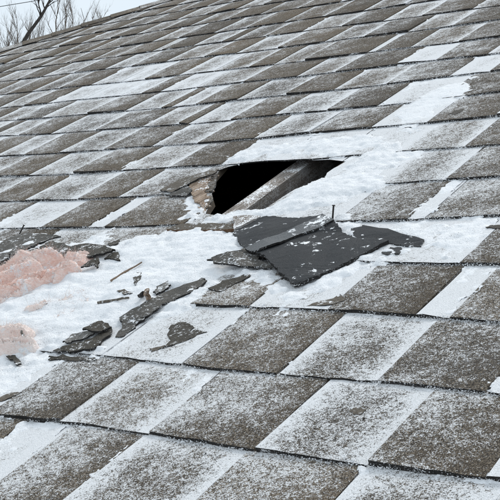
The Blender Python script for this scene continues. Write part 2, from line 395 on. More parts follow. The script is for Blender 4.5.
def tile_geo(k, u0, u1, ty, seed, nx=5, ny=2, over=.16):
    r = random.Random(seed)
    gap = .006
    a_, b_ = u0 + gap, u1 - gap
    sk = r.uniform(-.012, .012)
    lift = [r.uniform(-.0005, .0010) + (r.uniform(.001, .0035) if r.random() < .12 else 0) for _ in range(3)]
    vs_, ed = [], []
    for j in range(ny + 1):
        t = j / ny * (1 + over)
        for i in range(nx + 1):
            s = i / nx
            u = a_ + (b_ - a_) * s + sk * t
            v0, v1 = float(vk(k, u)), float(vk(k + 1, u))
            jit = r.uniform(-.010, .010) if j == 0 else 0
            v = v0 + (v1 - v0) * t + jit
            uu = u + (r.uniform(-.010, .010) if i in (0, nx) else 0)
            hmax = u_hip(v) + .02
            uu = max(uu, hmax)
            h = tile_h(ty, t) + (lift[0] * (1 - s) + lift[1] * s) * (1 - t / 1.16) + (r.uniform(-.0004, .0004) if j == 0 else 0)
            vs_.append((uu, v, h)); ed.append((s * (u1 - u0), (1 - s) * (u1 - u0), t, max(0., 1 - t)))
    n = len(vs_); faces, mi = [], []
    W = nx + 1
    for j in range(ny):
        for i in range(nx):
            q = j * W + i; faces.append((q, q + 1, q + 1 + W, q + W)); mi.append(0)
    rim = [i for i in range(W)] + [j * W + nx for j in range(1, ny + 1)]
    rim = rim + [ny * W + i for i in range(nx - 1, -1, -1)] + [j * W for j in range(ny - 1, 0, -1)]
    base = {}
    for q in rim:
        base[q] = len(vs_); uu, v, h = vs_[q]; vs_.append((uu, v, .0003)); ed.append((ed[q][0], ed[q][1] + .3, ed[q][2], 0.0))
    for i in range(len(rim)):
        p, q = rim[i], rim[(i + 1) % len(rim)]
        faces.append((q, p, base[p], base[q])); mi.append(0 if p % W == nx and q % W == nx else 1)
    faces.append(tuple(base[q] for q in reversed(rim))); mi.append(1)
    return np.array(vs_), faces, mi, np.array(ed)
def add_edge(me, ed):
    at = me.attributes.new('edge', 'FLOAT_COLOR', 'POINT'); at.data.foreach_set('color', np.asarray(ed, np.float32).ravel())

# tabs around the hole are cut along its outline
hp = np.array(HOLE)
hb = (hp[:, 0].min(), hp[:, 0].max(), hp[:, 1].min(), hp[:, 1].max())
def cut_tile(geo, k, u0, u1, ty, nx, ny):
    W = nx + 1
    rim = list(range(W)) + [j * W + nx for j in range(1, ny + 1)] + [ny * W + i for i in range(nx - 1, -1, -1)] + [j * W for j in range(ny - 1, 0, -1)]
    out = geo[0][rim, :2]; n, m = len(out), len(hp)
    pts = [Vector(q) for q in out] + [Vector(q) for q in hp]
    ed = [(i, (i + 1) % n) for i in range(n)] + [(n + i, n + (i + 1) % m) for i in range(m)]
    vv, _, ff, *_ = geometry.delaunay_2d_cdt(pts, ed, [], 0, 1e-6)
    vv = np.array([tuple(q) for q in vv]); keep = []
    for f in ff:
        c = vv[list(f)].mean(0)
        if sdf(c[:1], c[1:], out)[0] > 0 and sdf(c[:1], c[1:], HOLE)[0] < 0: keep.append(tuple(f))
    if not keep: return None
    used = sorted({i for f in keep for i in f}); mp = {q: i for i, q in enumerate(used)}
    vv = vv[used]; keep = [tuple(mp[i] for i in f) for f in keep]
    a_, b_ = vk(k, vv[:, 0]), vk(k + 1, vv[:, 0]); t = (vv[:, 1] - a_) / (b_ - a_)
    top = np.column_stack([vv, tile_h(ty, t)]); n = len(vv)
    edg = np.column_stack([vv[:, 0] - u0, u1 - vv[:, 0], t, np.clip(1 - t, 0, 2)])
    cnt = {}
    for f in keep:
        for i in range(len(f)): cnt[(f[i], f[(i + 1) % len(f)])] = 1
    faces, mi = list(keep), [0] * len(keep)
    for (p, q) in cnt:
        if (q, p) not in cnt: faces.append((q, p, p + n, q + n)); mi.append(1)
    faces += [tuple(n + i for i in reversed(f)) for f in keep]; mi += [1] * len(keep)
    bot = top.copy(); bot[:, 2] = .0003
    return np.vstack([top, bot]), faces, mi, np.vstack([edg, edg])
rest = [[], [], [], []]; count = 0; shingles = []
for k in range(K0, K1):
    for idx, (u0, u1, ty, fr) in enumerate(TILES[k]):
        v0 = float(vk(k, (u0 + u1) / 2)); v1 = float(vk(k + 1, (u0 + u1) / 2))
        if u1 < u_hip(v0) + .05 or v0 > V_RIDGE - .3: continue
        if u1 - u0 < .05: continue
        near = k < 6
        geo = tile_geo(k, u0, u1, ty, 1000 * (k + 20) + idx, 6 if near else 4)
        if geo[0][:, 0].max() - geo[0][:, 0].min() < .05: continue
        if u0 < hb[1] and u1 > hb[0] and v0 < hb[3] and v1 + .2 > hb[2]:
            geo = cut_tile(geo, k, u0, u1, ty, 6 if near else 4, 2)
            if geo is None: continue
            par = list(range(len(geo[0])))
            def root_(i):
                while par[i] != i: par[i] = par[par[i]]; i = par[i]
                return i
            for f in geo[1]:
                for q in f[1:]: par[root_(q)] = root_(f[0])
            comp = {}
            for fi, f in enumerate(geo[1]): comp.setdefault(root_(f[0]), []).append(fi)
            best = max(comp.values(), key=len); sel = sorted({i for fi in best for i in geo[1][fi]}); mp_ = {q: i for i, q in enumerate(sel)}
            geo = (geo[0][sel], [tuple(mp_[i] for i in geo[1][fi]) for fi in best], [geo[2][fi] for fi in best], geo[3][sel])
        if count < 300 and in_frame(max(u0, u_hip(v0)), u1, v0, min(v1, V_RIDGE)):
            ob = mesh('shingle', R(geo[0][:, 0], geo[0][:, 1], geo[0][:, 2]), geo[1], [M_SH, M_ASPH], roof, geo[2])
            add_edge(ob.data, geo[3])
            tone = rr.random() * .6 + (.4 if k > 10 and u0 < -12 else 0) + (.35 if k in (4, 5) and u0 < -8 and ty == 'H' else 0)
            ob.color = (fr if ty == 'H' or fr > .7 else fr - .16, min(1, tone), 1.0 if ty == 'H' else 0.0, 1)
            count += 1; shingles.append(ob)
        else:
            b0 = len(rest[0]); rest[0] += list(R(geo[0][:, 0], geo[0][:, 1], geo[0][:, 2]))
            rest[1] += [tuple(b0 + q for q in f) for f in geo[1]]; rest[2] += geo[2]; rest[3] += geo[3].tolist()
ob = mesh('shingle_field', rest[0], rest[1], [M_SH, M_ASPH], roof, rest[2]); add_edge(ob.data, rest[3]); ob.color = (.45, .4, .6, 1)
tag(ob, 'shingles of the roof around the ones in view', kind='stuff')
print('shingles in view', count)

# hip caps: folded pieces along the hip
hipdir_uv = np.array([.963, 1.0]); hl = np.linalg.norm(hipdir_uv)
hipw = R(u_hip(10) + .963, 11.0) - R(u_hip(10), 10.0); hipw /= np.linalg.norm(hipw)
nl = np.cross(A2 - A, D - A); nl /= np.linalg.norm(nl); nl = nl if nl[2] > 0 else -nl
down_r = np.cross(hipw, N); down_l = np.cross(nl, hipw)
if down_r @ U < 0: down_r = -down_r
if down_l @ U > 0: down_l = -down_l
ncap = int((V_RIDGE - V_EAVE) * hl * EX / .125)
for i in range(ncap):
    r = random.Random(77 + i); s0 = i * .125
    p0 = A + hipw * s0; L_ = .155; w = .085
    base = .0065 + r.uniform(0, .001)
    prof = [(down_l, w), (down_l, .02), (None, 0), (down_r, .02), (down_r, w + r.uniform(-.006, .01))]
    vs_, faces, mi, ed = [], [], [], []
    for e, (dist, lift) in enumerate(((0, .0035), (L_, .000))):
        for th in (0, .0030):
            for (dv, ww) in prof:
                nn = nl if dv is down_l else (N if dv is down_r else (nl + N) / np.linalg.norm(nl + N))
                q = p0 + hipw * (dist + r.uniform(-.003, .003)) + (dv * ww if dv is not None else 0) + nn * (base + lift - th - (.003 if ww > .05 else 0))
                vs_.append(q); ed.append((.4, .4, e, 1 - e))
    for c in range(4):
        faces.append((c, c + 1, c + 11, c + 10)); mi.append(0)
        faces.append((c, c + 5, c + 6, c + 1)); mi.append(1)
        faces.append((c + 5, c + 15, c + 16, c + 6)); mi.append(1)
        faces.append((c + 10, c + 11, c + 16, c + 15)); mi.append(1)
    for c in (0, 4): faces.append((c, c + 10, c + 15, c + 5)); mi.append(1)
    ob = mesh('hip_cap', vs_, faces, [M_SH, M_ASPH], roof, mi); add_edge(ob.data, ed)
    ob.color = (.12 if r.random() < .75 else .5, .5 + .4 * r.random(), 1, 1)

# ------------------------------------------------------------------ inside the hole
def box_uv(name, u0, u1, v0, v1, h0, h1, mat, parent, jit=.0, segs=1, seed=0):
    r = rng(seed); vs_ = []; ts = np.linspace(0, 1, segs + 1)
    for t in ts:
        for (u, h) in ((u0, h0), (u1, h0), (u1, h1), (u0, h1)):
            vs_.append(R(u + r.normal() * jit, v0 + (v1 - v0) * t + (r.normal() * jit if t in (0, 1) else 0), h + r.normal() * jit * EX * .3))
    f = []
    for s in range(segs):
        q = 4 * s
        for c in range(4): f.append((q + c, q + (c + 1) % 4, q + 4 + (c + 1) % 4, q + 4 + c))
    f += [(3, 2, 1, 0), (4 * segs, 4 * segs + 1, 4 * segs + 2, 4 * segs + 3)]
    return mesh(name, vs_, f, mat, parent)
ua = P(262, 189, -.018)[0] - .07
tag(box_uv('rafter', ua, ua + .27, V_EAVE + 1, V_RIDGE - 2, -.155, -.018, M_RAFT, house, .004, 60, 3), 'grey weathered rafter dusted with snow crossing the hole')
for q in (-4.2, 4.2, -8.4, 8.4): box_uv('rafter', ua + q, ua + q + .33, V_EAVE + 1, V_RIDGE - 8, -.155, -.018, M_BROWN, house)
box_uv('blocking_board', ua + .34, ua + 4.18, 5.45, 5.75, -.17, -.075, M_BROWN, house, .003, 4, 8)
box_uv('ceiling_joist', ua - 4.5, ua + 5, 5.9, 6.2, -.62, -.42, M_BROWN, house)

# ------------------------------------------------------------------ snow lying on the roof (height field over the tabs)
def base_height(u, v):
    """height of the tab surface, band index, tile edge distances"""
    H = np.zeros(u.shape); LOW = np.zeros(u.shape); FR = np.zeros(u.shape); K = np.full(u.shape, -99)
    DL = np.ones(u.shape); DR = np.ones(u.shape); T = np.zeros(u.shape)
    for k in range(-3, 22):
        a_, b_ = vk(k, u), vk(k + 1, u); m = (v >= a_) & (v < b_)
        if not m.any(): continue
        tl = TILES[k]; us = np.array([q[0] for q in tl]); i = np.clip(np.searchsorted(us, u[m], side='right') - 1, 0, len(tl) - 1)
        ty = np.array([q[2] == 'H' for q in tl])[i]; t = (v[m] - a_[m]) / (b_[m] - a_[m])
        H[m] = np.where(ty, tile_h('H', t), tile_h('L', t)); LOW[m] = ~ty; FR[m] = np.array([q[3] for q in tl])[i]
        DL[m] = u[m] - us[i]; DR[m] = np.array([q[1] for q in tl])[i] - u[m]; T[m] = t; K[m] = k
    return H, LOW, FR, K, DL, DR, T
DRIFT_PX = [
 ([(-40, 243), (30, 240), (72, 242), (95, 238), (130, 242), (150, 238), (168, 231.5), (200, 230.5), (232, 229.5), (252, 246), (262, 254), (250, 275), (222, 279), (212, 287), (205, 298), (172, 306), (150, 316), (112, 340), (102, 355), (50, 355.5), (30, 372), (0, 396), (-40, 420)], .012),
 ([(346, 163), (327, 172), (325, 180), (295, 190), (265, 211), (233, 214), (232, 229), (264, 220), (299, 220), (322, 214), (338, 226), (345, 234), (365, 238), (372, 229), (360, 219), (348, 209), (362, 196), (380, 186), (402, 153), (413, 134), (395, 137), (372, 150)], .011),
 ([(222, 160), (250, 147), (290, 143.5), (330, 140), (398, 134), (402, 150), (350, 157), (300, 156), (262, 159), (235, 165)], .009),
 ([(258, 256), (280, 278), (294, 288), (345, 266), (389, 245), (425, 247), (450, 252), (458, 264), (360, 261.5), (345, 285), (322, 306), (262, 307), (250, 300), (262, 285)], .010),
 ([(205, 216), (222, 219), (232, 215), (233, 225), (178, 222), (194, 208), (190, 200), (182, 192), (188, 188), (197, 197), (201, 207)], .015),
 ([(388, 140), (396, 118), (410, 101), (440, 88), (474, 78), (462, 92), (440, 108), (425, 130), (410, 142)], .0032),
 ([(-30, 375), (45, 360), (8, 402), (-30, 430)], .007),
 ([(372, 228), (440, 227), (478, 226), (468, 262), (420, 258), (392, 246)], .006),
]
GRID = []
def surf(u, v):
    for u0, v0, st, Z in GRID:
        i, j = int(round((v - v0) / st)), int(round((u - u0) / st))
        if 1 <= i < Z.shape[0] - 1 and 1 <= j < Z.shape[1] - 1: return float(Z[i - 1:i + 2, j - 1:j + 2].mean())
    return .004
def PS(x, y, rel):
    h = rel + .006
    for _ in range(4):
        u, v = P(x, y, h); h = surf(u, v) + rel
    u, v = P(x, y, h); return u, v, h
def snow_sheet(u0, u1, v0, v1, step, seed, name, minv=None):
    uu = np.arange(u0, u1, step / EX); vv = np.arange(v0, v1, step / EX)
    u, v = np.meshgrid(uu, vv); r = rng(seed)
    u = u + (r.random(u.shape) - .5) * step / EX * .5; v = v + (r.random(u.shape) - .5) * step / EX * .5
    um, vm = u * EX, v * EX
    H, LOW, FR, K, DL, DR, T = base_height(u, v)
    w1, w2 = (fbm(um / .03, vm / .03, 71, 3) - .5) * .22, (fbm(um / .03, vm / .03, 83, 3) - .5) * .12
    _, LOW, FR, _, DL, DR, _ = base_height(u + w1, v + w2)
    n1 = fbm(um / .012, vm / .012, 11, 3) - .5; n2 = fbm(um / .055, vm / .055, 23, 3) - .5
    n3 = (r.random(u.shape) - .5) * 2.6
    # thin snow lying in the low tabs, banked against their neighbours and the course above
    e = lambda d, w: np.exp(-np.clip(d, 0, 9) / w)
    low = -.0046 + .0072 * (FR - .45) + .0028 * e(DL, .10) + .0026 * e(DR, .07) + .0026 * e(1 - T, .07) - .0035 * e(T, .035)
    hi = -.0050 + .0034 * e(1 - T, .06) + .003 * (FR - .4) + .0012 * e(DL, .04) - .003 * e(T, .04)
    thick = np.where(LOW > .5, low, hi) + n1 * .0060 + n2 * .0068 + n3 * .0006; thick = np.where(thick > 0, thick * .55, thick)
    z = H + thick
    # drifts
    near = np.zeros(u.shape); dz = np.full(u.shape, -1.)
    for poly, hm in DRIFT_PX:
        pl = [P(x, y) for x, y in poly]
        d = sdf(u, v, pl) - .04 + n2 * .70 + n1 * .30
        g = np.where(d > 0, hm * .72 * (1 - np.exp(-np.clip(d, 0, 9) / .25)), d * .05)
        dz = np.maximum(dz, g)
    lump = fbm(um / .07, vm / .03, 31, 4) - .5; lump2 = fbm(um / .02, vm / .012, 37, 3) - .5
    # smooth base under a drift
    Hs = .0030 + .3 * (H - .0030)
    zd = Hs + dz + np.clip(dz, 0, 1) * 1.3 * lump + np.clip(dz * 300, 0, 1) * (lump2 * .0042 + n1 * .002) + n3 * .00035 + n1 * .001
    isd = zd > z
    z = np.where(isd, np.maximum(zd, H + .0004 * 0), z); thick = z - H
    GRID.append((u0, v0, step / EX, np.maximum(z, H)))
    hd = sdf(u, v, HOLE) + n1 * .04
    keep = (thick > -.0012 + n3 * .0004) & (hd < .012) & (u > u_hip(v) + .05)
    w = R(u, v, z)
    ny, nx = u.shape; idx = np.arange(ny * nx).reshape(ny, nx)
    q = np.stack([idx[:-1, :-1], idx[:-1, 1:], idx[1:, 1:], idx[1:, :-1]], -1).reshape(-1, 4)
    kf = keep.ravel()[q].sum(1) >= 3
    zf = z.ravel()[q]; kk = K.ravel()[q]; dd = isd.ravel()[q].sum(1) >= 2
    same = (kk.max(1) == kk.min(1))
    rag = r.random(len(q)) < .02
    ok = kf & (same | dd | rag)
    # only where the photograph looks
    x, y = project(w); x, y = x.ravel()[q].mean(1), y.ravel()[q].mean(1)
    ok &= (x > -45) & (x < 545) & (y > -25) & (y < 545)
    q = q[ok]; used = np.unique(q); remap = np.full(ny * nx, -1); remap[used] = np.arange(len(used))
    ob = mesh(name, w.reshape(-1, 3)[used], remap[q], M_SNOW, None, smooth=True)
    return ob, len(q)
s1, c1 = snow_sheet(-14.5, -1.8, -1.6, 6.9, .0032, 1, 'snow')
tag(s1, 'white drifted snow around the hole and on the lower shingles', 'snow', kind='stuff')
s2, c2 = snow_sheet(-27, -5, 6.9, 20, .0050, 2, 'snow')
tag(s2, 'thin snow caught between shingle tabs on the upper roof', 'snow', kind='stuff')
print('snow quads', c1, c2)

# ------------------------------------------------------------------ torn pieces
def slab(name, pts, thick, mat, parent=None, seed=0, jit=.0012, sub=2, edge_mat=None, bulge=0.0, rel=False, crumple=0.0):
    """sheet cut to an outline; pts are photo x, y and height of its top face above the deck"""
    r = random.Random(seed); bm = bmesh.new()
    vs_ = []
    for x, y, h in pts:
        if rel: u, v, h = PS(x, y, h)
        else: u, v = P(x, y, h)
        vs_.append(bm.verts.new(R(u, v, h)))
    f = bm.faces.new(vs_)
    f.normal_update()
    if f.normal.dot(Vector(N)) < 0: f.normal_flip()
    bmesh.ops.triangulate(bm, faces=[f])
    for _ in range(sub):
        bmesh.ops.subdivide_edges(bm, edges=bm.edges[:], cuts=1, use_grid_fill=True)
    cen = sum((v.co for v in bm.verts), Vector()) / len(bm.verts)
    rad = max((v.co - cen).length for v in bm.verts)
    if crumple:
        for v in bm.verts:
            q = (np.array(v.co) - CAM) / EX; a_, b_ = float(q @ U), float(q @ V)
            v.co += Vector(N) * crumple * (math.sin(a_ * 4.1 + b_ * 2.0 + 2) + .7 * math.sin(b_ * 7.3 - a_ * 3.1 + 2) + .5 * math.sin(a_ * 13 + b_ * 9))
    for v in bm.verts:
        bd = any(e.is_boundary for e in v.link_edges)
        v.co += Vector(U) * r.gauss(0, jit * (1.3 if bd else .3)) + Vector(V) * r.gauss(0, jit * (1.3 if bd else .3)) + Vector(N) * (r.gauss(0, jit * .22) + bulge * (1 - ((v.co - cen).length / rad) ** 2))
    top = bm.faces[:]
    ret = bmesh.ops.extrude_face_region(bm, geom=top)
    nv = [g for g in ret['geom'] if isinstance(g, bmesh.types.BMVert)]; tops = {g for g in ret['geom'] if isinstance(g, bmesh.types.BMFace)}
    for v in nv: v.co += Vector(N) * thick
    for v in bm.verts:
        if v not in nv: pass
    bmesh.ops.translate(bm, verts=bm.verts[:], vec=-Vector(N) * thick)
    bmesh.ops.recalc_face_normals(bm, faces=bm.faces[:])
    bm.verts.index_update()
    V_ = [np.array(v.co) for v in bm.verts]; F_ = [[v.index for v in f.verts] for f in bm.faces]
    mi = [0 if f in tops else 1 for f in bm.faces]
    bm.free()
    return mesh(name, V_, F_, [mat, edge_mat or M_ASPH], parent, mi)
def thing(name, label, cat, x, y, group=None):
    u, v = P(x, y); e = empty(name, R(u, v)); return tag(e, label, cat, group)

# the big sheet of black felt with its lap
fs = thing('roofing_felt', 'large torn sheet of black roofing felt lying below the hole', 'roofing felt', 290, 270)
slab('upper_layer', [(232, 231, 0.0035), (248, 223, 0.0035), (264, 217, 0.0051), (281, 216.5, 0.0060), (299, 218, 0.0076), (322, 212.5, 0.0110), (330, 219, 0.0076), (290, 233, 0.0076), (246, 250, 0.0076), (238, 240, 0.0042)], .004, M_FELT, fs, 1, .0009, 3, rel=True, crumple=.0014)
slab('main_sheet', [(246, 249, 0.0128), (270, 240, 0.0136), (300, 229, 0.0145), (332, 219, 0.0145), (338, 224, 0.0136), (343, 232, 0.0094), (352, 236.5, 0.0068), (361, 238, 0.0060), (377, 239, 0.0042), (389, 242, 0.0035), (366, 252, 0.0035), (340, 264.5, 0.0051), (318, 274, 0.0060), (296, 284, 0.0076), (291, 282, 0.0094), (283, 273, 0.0119), (270, 261, 0.0136), (258, 254, 0.0136)], .005, M_FELT, fs, 2, .0009, 3, rel=True, crumple=.0014)
slab('lap_strip', [(244.5, 248.5, 0.0153), (262, 240, 0.0162), (285, 231, 0.0170), (310, 220, 0.0170), (323, 213, 0.0162), (333.5, 219, 0.0162), (318, 226, 0.0170), (295, 235, 0.0179), (272, 244.5, 0.0179), (256, 252, 0.0170), (250, 252, 0.0162)], .003, M_STRIP, fs, 3, .0004, 3, rel=True, crumple=.0014)
def chip(label, cat, pts, thick=.004, mat=None, seed=0, jit=.001, sub=2, name='torn_shingle', bulge=0.0, emat=None):
    o = slab(name, [(a_, b_, .0012 + max(0, h_ - .016) * .50) for a_, b_, h_ in pts], thick * .5, mat or M_BRASH, None, seed, jit * 1.25, sub, emat, bulge, True); return tag(o, label, cat)
def hh(pts, h): return [(x, y, h) for x, y in pts]
chip('curled grey torn shingle poking out left of the black felt', 'torn shingle', [(208, 261, .030), (218, 256, .034), (230, 254, .034), (247, 250, .030), (258, 258, .026), (270, 269, .020), (256, 268, .019), (240, 268, .024), (222, 266, .030)], .005, M_DARKGREY, 11, .0012, 2, bulge=.004)
chip('small dark flat shingle scrap on snow below the curled grey shingle', 'shingle scrap', [(209, 288, .016), (222, 281, .017), (243, 275, .017), (252, 275, .016), (236, 283, .016), (218, 292, .016)], .004, M_BRASH, 12)
chip('narrow black felt strip lying right of the large black sheet', 'felt strip', [(350, 229, .016), (364, 225, .020), (392, 230.5, .020), (425, 239, .019), (421, 247, .017), (404, 246, .018), (388, 244, .017), (368, 241, .016), (355, 237, .016)], .005, M_FELT, 13, .001)
chip('tiny black felt scrap under the narrow strip at right', 'felt scrap', hh([(382, 251), (392, 247), (403, 248), (398, 253), (386, 255)], .013), .003, M_FELT, 14)
chip('brown pointed shingle shard on snow below the black felt corner', 'shingle shard', hh([(306, 306), (318, 302), (333, 298), (343, 294), (345, 300), (332, 304.5)], .014), .005, M_BROWNCHIP, 15)
chip('long dark grey shingle strip lying diagonally across the snow', 'shingle strip', [(119, 318, .020), (133, 308, .021), (150, 299, .022), (170, 290, .021), (188, 283, .020), (204, 278, .018), (206, 281, .017), (190, 292, .018), (166, 303, .019), (147, 315, .019), (138, 324, .019), (122, 337, .017), (116, 336, .017), (122, 326, .019)], .006, M_DARKGREY, 16, .0011, 2)
chip('dark triangular shingle scrap below the long diagonal strip', 'shingle scrap', hh([(167, 347), (167, 334), (171, 326), (178, 322), (191, 324), (194, 329), (205, 332), (196, 336), (186, 340)], .013), .004, M_BRASH, 17, .001)
chip('brown splinter left of the dark triangular scrap', 'splinter', hh([(149, 349), (158, 346), (166, 345), (164, 348), (153, 351)], .012), .004, M_BROWNCHIP, 18)
chip('rounded dark scrap on top of the pile left of the diagonal strip', 'shingle scrap', hh([(84, 328), (92, 323), (99, 321), (108, 323), (110, 327), (101, 331), (90, 331)], .032), .005, M_BRASH, 19)
chip('greyish middle scrap of the pile left of the diagonal strip', 'shingle scrap', hh([(62, 341), (74, 334), (88, 330), (95, 333), (84, 338), (70, 343)], .026), .004, M_GREY, 20)
chip('long dark lowest scrap of the pile left of the diagonal strip', 'shingle scrap', hh([(51, 351), (64, 346), (82, 341), (97, 335), (104, 330), (112, 326), (110, 333), (101, 342), (94, 348), (82, 350), (66, 352)], .022), .006, M_BRASH, 21)
chip('thin dark broken edge on snow below the scrap pile', 'shingle scrap', hh([(49, 356), (66, 356), (84, 357), (95, 358), (94, 361), (70, 360.5), (50, 359.5)], .013), .005, M_BRASH, 22)
chip('small black wedge standing in the snow above the diagonal strip', 'shingle scrap', hh([(133, 273), (142, 272), (141, 277), (135, 285), (134, 280)], .016), .005, M_BRASH, 23, .0006)
chip('small grey chip touching the upper edge of the diagonal strip', 'shingle chip', hh([(154, 291), (158, 285), (167, 281), (170, 284), (166, 289), (157, 293)], .024), .005, M_GREY, 24, .0007)
chip('small brown chip lying in the middle of the snow patch', 'shingle chip', hh([(117, 291), (124, 289), (131, 293), (124, 294)], .015), .003, M_BROWNCHIP, 25, .0006)
chip('dark crooked scrap at the right end of the pink insulation', 'shingle scrap', [(81, 267, .03), (86, 262, .034), (94, 258, .036), (99, 257, .034), (99, 262, .03), (97, 268, .024), (95, 264, .03), (88, 266, .03)], .004, M_BRASH, 26, .0007)
chip('black triangular scrap right of the pink insulation', 'shingle scrap', hh([(105, 258), (112, 253), (117, 250), (120, 260), (112, 259)], .018), .005, M_BRASH, 27, .0007)
chip('small dark scrap just below the shingle row above the snow patch', 'shingle scrap', hh([(107, 244), (114, 241), (120, 239.5), (118, 243), (110, 246)], .016), .004, M_BRASH, 28, .0007)
chip('wide dark torn shingle behind the pink insulation', 'torn shingle', hh([(40, 247), (46, 243), (54, 241), (63, 243), (70, 246), (86, 243), (100, 245), (115, 249), (104, 253), (90, 256), (64, 258), (48, 254)], .030), .007, M_BRASH, 29)
chip('grey frosted torn shingle lifted at the left edge of the snow patch', 'torn shingle', [(-14, 255, .02), (0, 243, .024), (14, 236, .025), (26, 233, .023), (44, 234, .021), (61, 235.5, .019), (46, 240, .018), (30, 247, .02), (14, 254, .022), (0, 263, .022), (-14, 270, .022)], .014, M_DARKGREY, 30)
chip('dark shingle edge lying under the lifted grey shingle at left', 'torn shingle', hh([(-12, 272), (0, 263.5), (18, 256.5), (36, 247.5), (40, 250), (22, 260), (0, 270), (-12, 277)], .024), .008, M_BRASH, 31)
chip('black chip right of the hole edge on the frosted shingle at far right', 'shingle chip', hh([(485, 227), (492, 224.5), (504, 225), (504, 228.5), (494, 228)], .010), .003, M_BRASH, 32, .0005)
chip('brown flake lying on the pale tab near the bottom', 'shingle chip', hh([(350, 411), (354, 408.5), (361, 407.5), (366, 410), (362, 414), (354, 414.5)], .011), .003, M_BROWNCHIP, 34, .0007)
chip('dark patch standing in for the dark hole in the lifted brown tab at upper right', 'shingle chip', hh([(449, 113.5), (455, 110.5), (464, 108.5), (462, 111.5), (455, 114.5)], .016), .003, M_BRASH, 35, .0005)  # dark slab added in place of the unlit hole in the lifted tab
chip('brown scrap in the snow at the left edge near the bottom', 'shingle chip', hh([(-4, 399), (4, 395), (13, 392), (22, 392), (14, 396), (2, 401)], .012), .003, M_BROWNCHIP, 38, .0006)

# broken edge left of the hole: curled shingle layers, sheathing, all still fixed to the roof
def rpart(name, pts, thick, mat, seed, jit=.001, sub=2, bulge=0.0, emat=None):
    return slab(name, pts, thick, mat, roof, seed, jit, sub, emat, bulge)
tag(rpart('curled_shingle', [(160, 190, .006), (172, 183, .008), (188, 177, .010), (205, 172, .011), (219, 169.5, .010), (213, 174, .011), (200, 178, .012), (188, 184, .010), (172, 192, .007)], .002, M_BROWNCHIP, 41, bulge=.001), 'shingle layer curling up at the left of the hole')
tag(rpart('curled_shingle', [(166, 195, .006), (176, 191, .008), (188, 186, .011), (192, 190, .010), (186, 196, .006)], .002, M_DARKGREY, 42), 'grey curled layer below the first')
tag(rpart('torn_sheathing', [(187, 187, .007), (192, 182, .008), (201, 179, .009), (207, 177, .008), (212, 176, .007), (207, 181, .006), (209, 187, .006), (204, 191, .006), (206, 197, .005), (202, 201, .006), (203, 208, .004), (198, 203, .006), (195, 197, .007), (192, 192, .008)], .003, M_TAN, 43, .0016, 2, emat=M_TAN), 'ragged tan broken sheathing beside the hole')
for i, (x0, y0, x1, y1, w_) in enumerate([(200, 183, 216, 181, 2.2), (203, 190, 215, 190.5, 2.4), (200, 196, 213, 197.5, 2.6), (201, 204, 211, 206, 2.4), (198, 208, 208, 213, 2.0), (205, 179, 219, 175, 1.8)]):
    rpart('splinter', [(x0, y0 - w_, .005), (x0 + (x1 - x0) * .6, y0 + (y1 - y0) * .6 - w_ * .7, .004), (x1, y1, .001), (x0 + (x1 - x0) * .5, y0 + (y1 - y0) * .5 + w_ * .8, .003), (x0, y0 + w_, .004)], .0022, M_TAN, 60 + i, .0008, 1, emat=M_TAN)
tag(rpart('broken_board', [(166, 229.5, .007), (182, 223.5, .009), (206, 223, .010), (232, 223.5, .010), (232.5, 229, .008), (200, 230, .008)], .005, M_BROWNCHIP, 45, .0008, 2, emat=M_BROWN), 'narrow brown board edge below the hole')
tag(rpart('broken_board', [(233, 216, .010), (246, 215, .011), (262, 215.5, .010), (250, 221, .010), (240, 226, .010), (233, 229, .009)], .004, M_RAFT, 46, .0008, 2, emat=M_RAFT), 'pale frosted board end at the lower edge of the hole')

# sticks, splinters and nails
def stick(name, label, cat, p0, p1, r0, r1, mat, sides=6, group=None):
    (x0, y0, h0), (x1, y1, h1) = p0, p1
    a_, b_ = R(*PS(x0, y0, max(.001, (h0 - .016)))), R(*PS(x1, y1, max(.001, (h1 - .016))))
    d = b_ - a_; L_ = np.linalg.norm(d); d /= L_; e1 = np.cross(d, [.3, .2, .9]); e1 /= np.linalg.norm(e1); e2 = np.cross(d, e1)
    r = random.Random(hash(label) % 997 if False else len(label) * 31 + int(x0)); vs_ = []; S = 5
    for s in range(S + 1):
        t = s / S; c = a_ + d * L_ * t + (e1 * r.uniform(-1, 1) + e2 * r.uniform(-1, 1)) * r0 * .35
        rad = (r0 + (r1 - r0) * t)
        for q in range(sides):
            an = 2 * math.pi * q / sides; vs_.append(c + (e1 * math.cos(an) + e2 * math.sin(an)) * rad * r.uniform(.8, 1.15))
    f = []
    for s in range(S):
        for q in range(sides): f.append((s * sides + q, s * sides + (q + 1) % sides, (s + 1) * sides + (q + 1) % sides, (s + 1) * sides + q))
    f += [tuple(range(sides - 1, -1, -1)), tuple(S * sides + q for q in range(sides))]
    return tag(mesh(name, vs_, f, mat), label, cat, group)
stick('splinter', 'thin brown stick pointing up the slope in the middle of the snow', 'splinter', (111, 281, .016), (142, 262, .019), .0022, .0012, M_TAN)
stick('splinter', 'dark twig lying flat left of the diagonal dark grey strip', 'splinter', (98, 303, .016), (129, 297.5, .018), .0022, .0014, M_BROWNCHIP)
stick('wood_stump', 'short pale brown peg standing by the diagonal dark grey strip', 'splinter', (149, 299, .018), (146, 290, .034), .0045, .0040, M_TAN, 7)
stick('pebble', 'small round black lump beside the pale brown peg', 'debris', (139.5, 296, .020), (143.5, 294, .026), .0036, .0034, M_NAIL, 7)
stick('pebble', 'tiny black crumb right of the brown flake near the bottom', 'debris', (363.3, 418.8, .010), (364.5, 418.3, .011), .0010, .0009, M_NAIL, 6)
stick('pebble', 'tiny black crumb in the snow below the long course line at bottom', 'debris', (205.3, 453.5, .010), (206.3, 453.2, .011), .0011, .001, M_NAIL, 6)
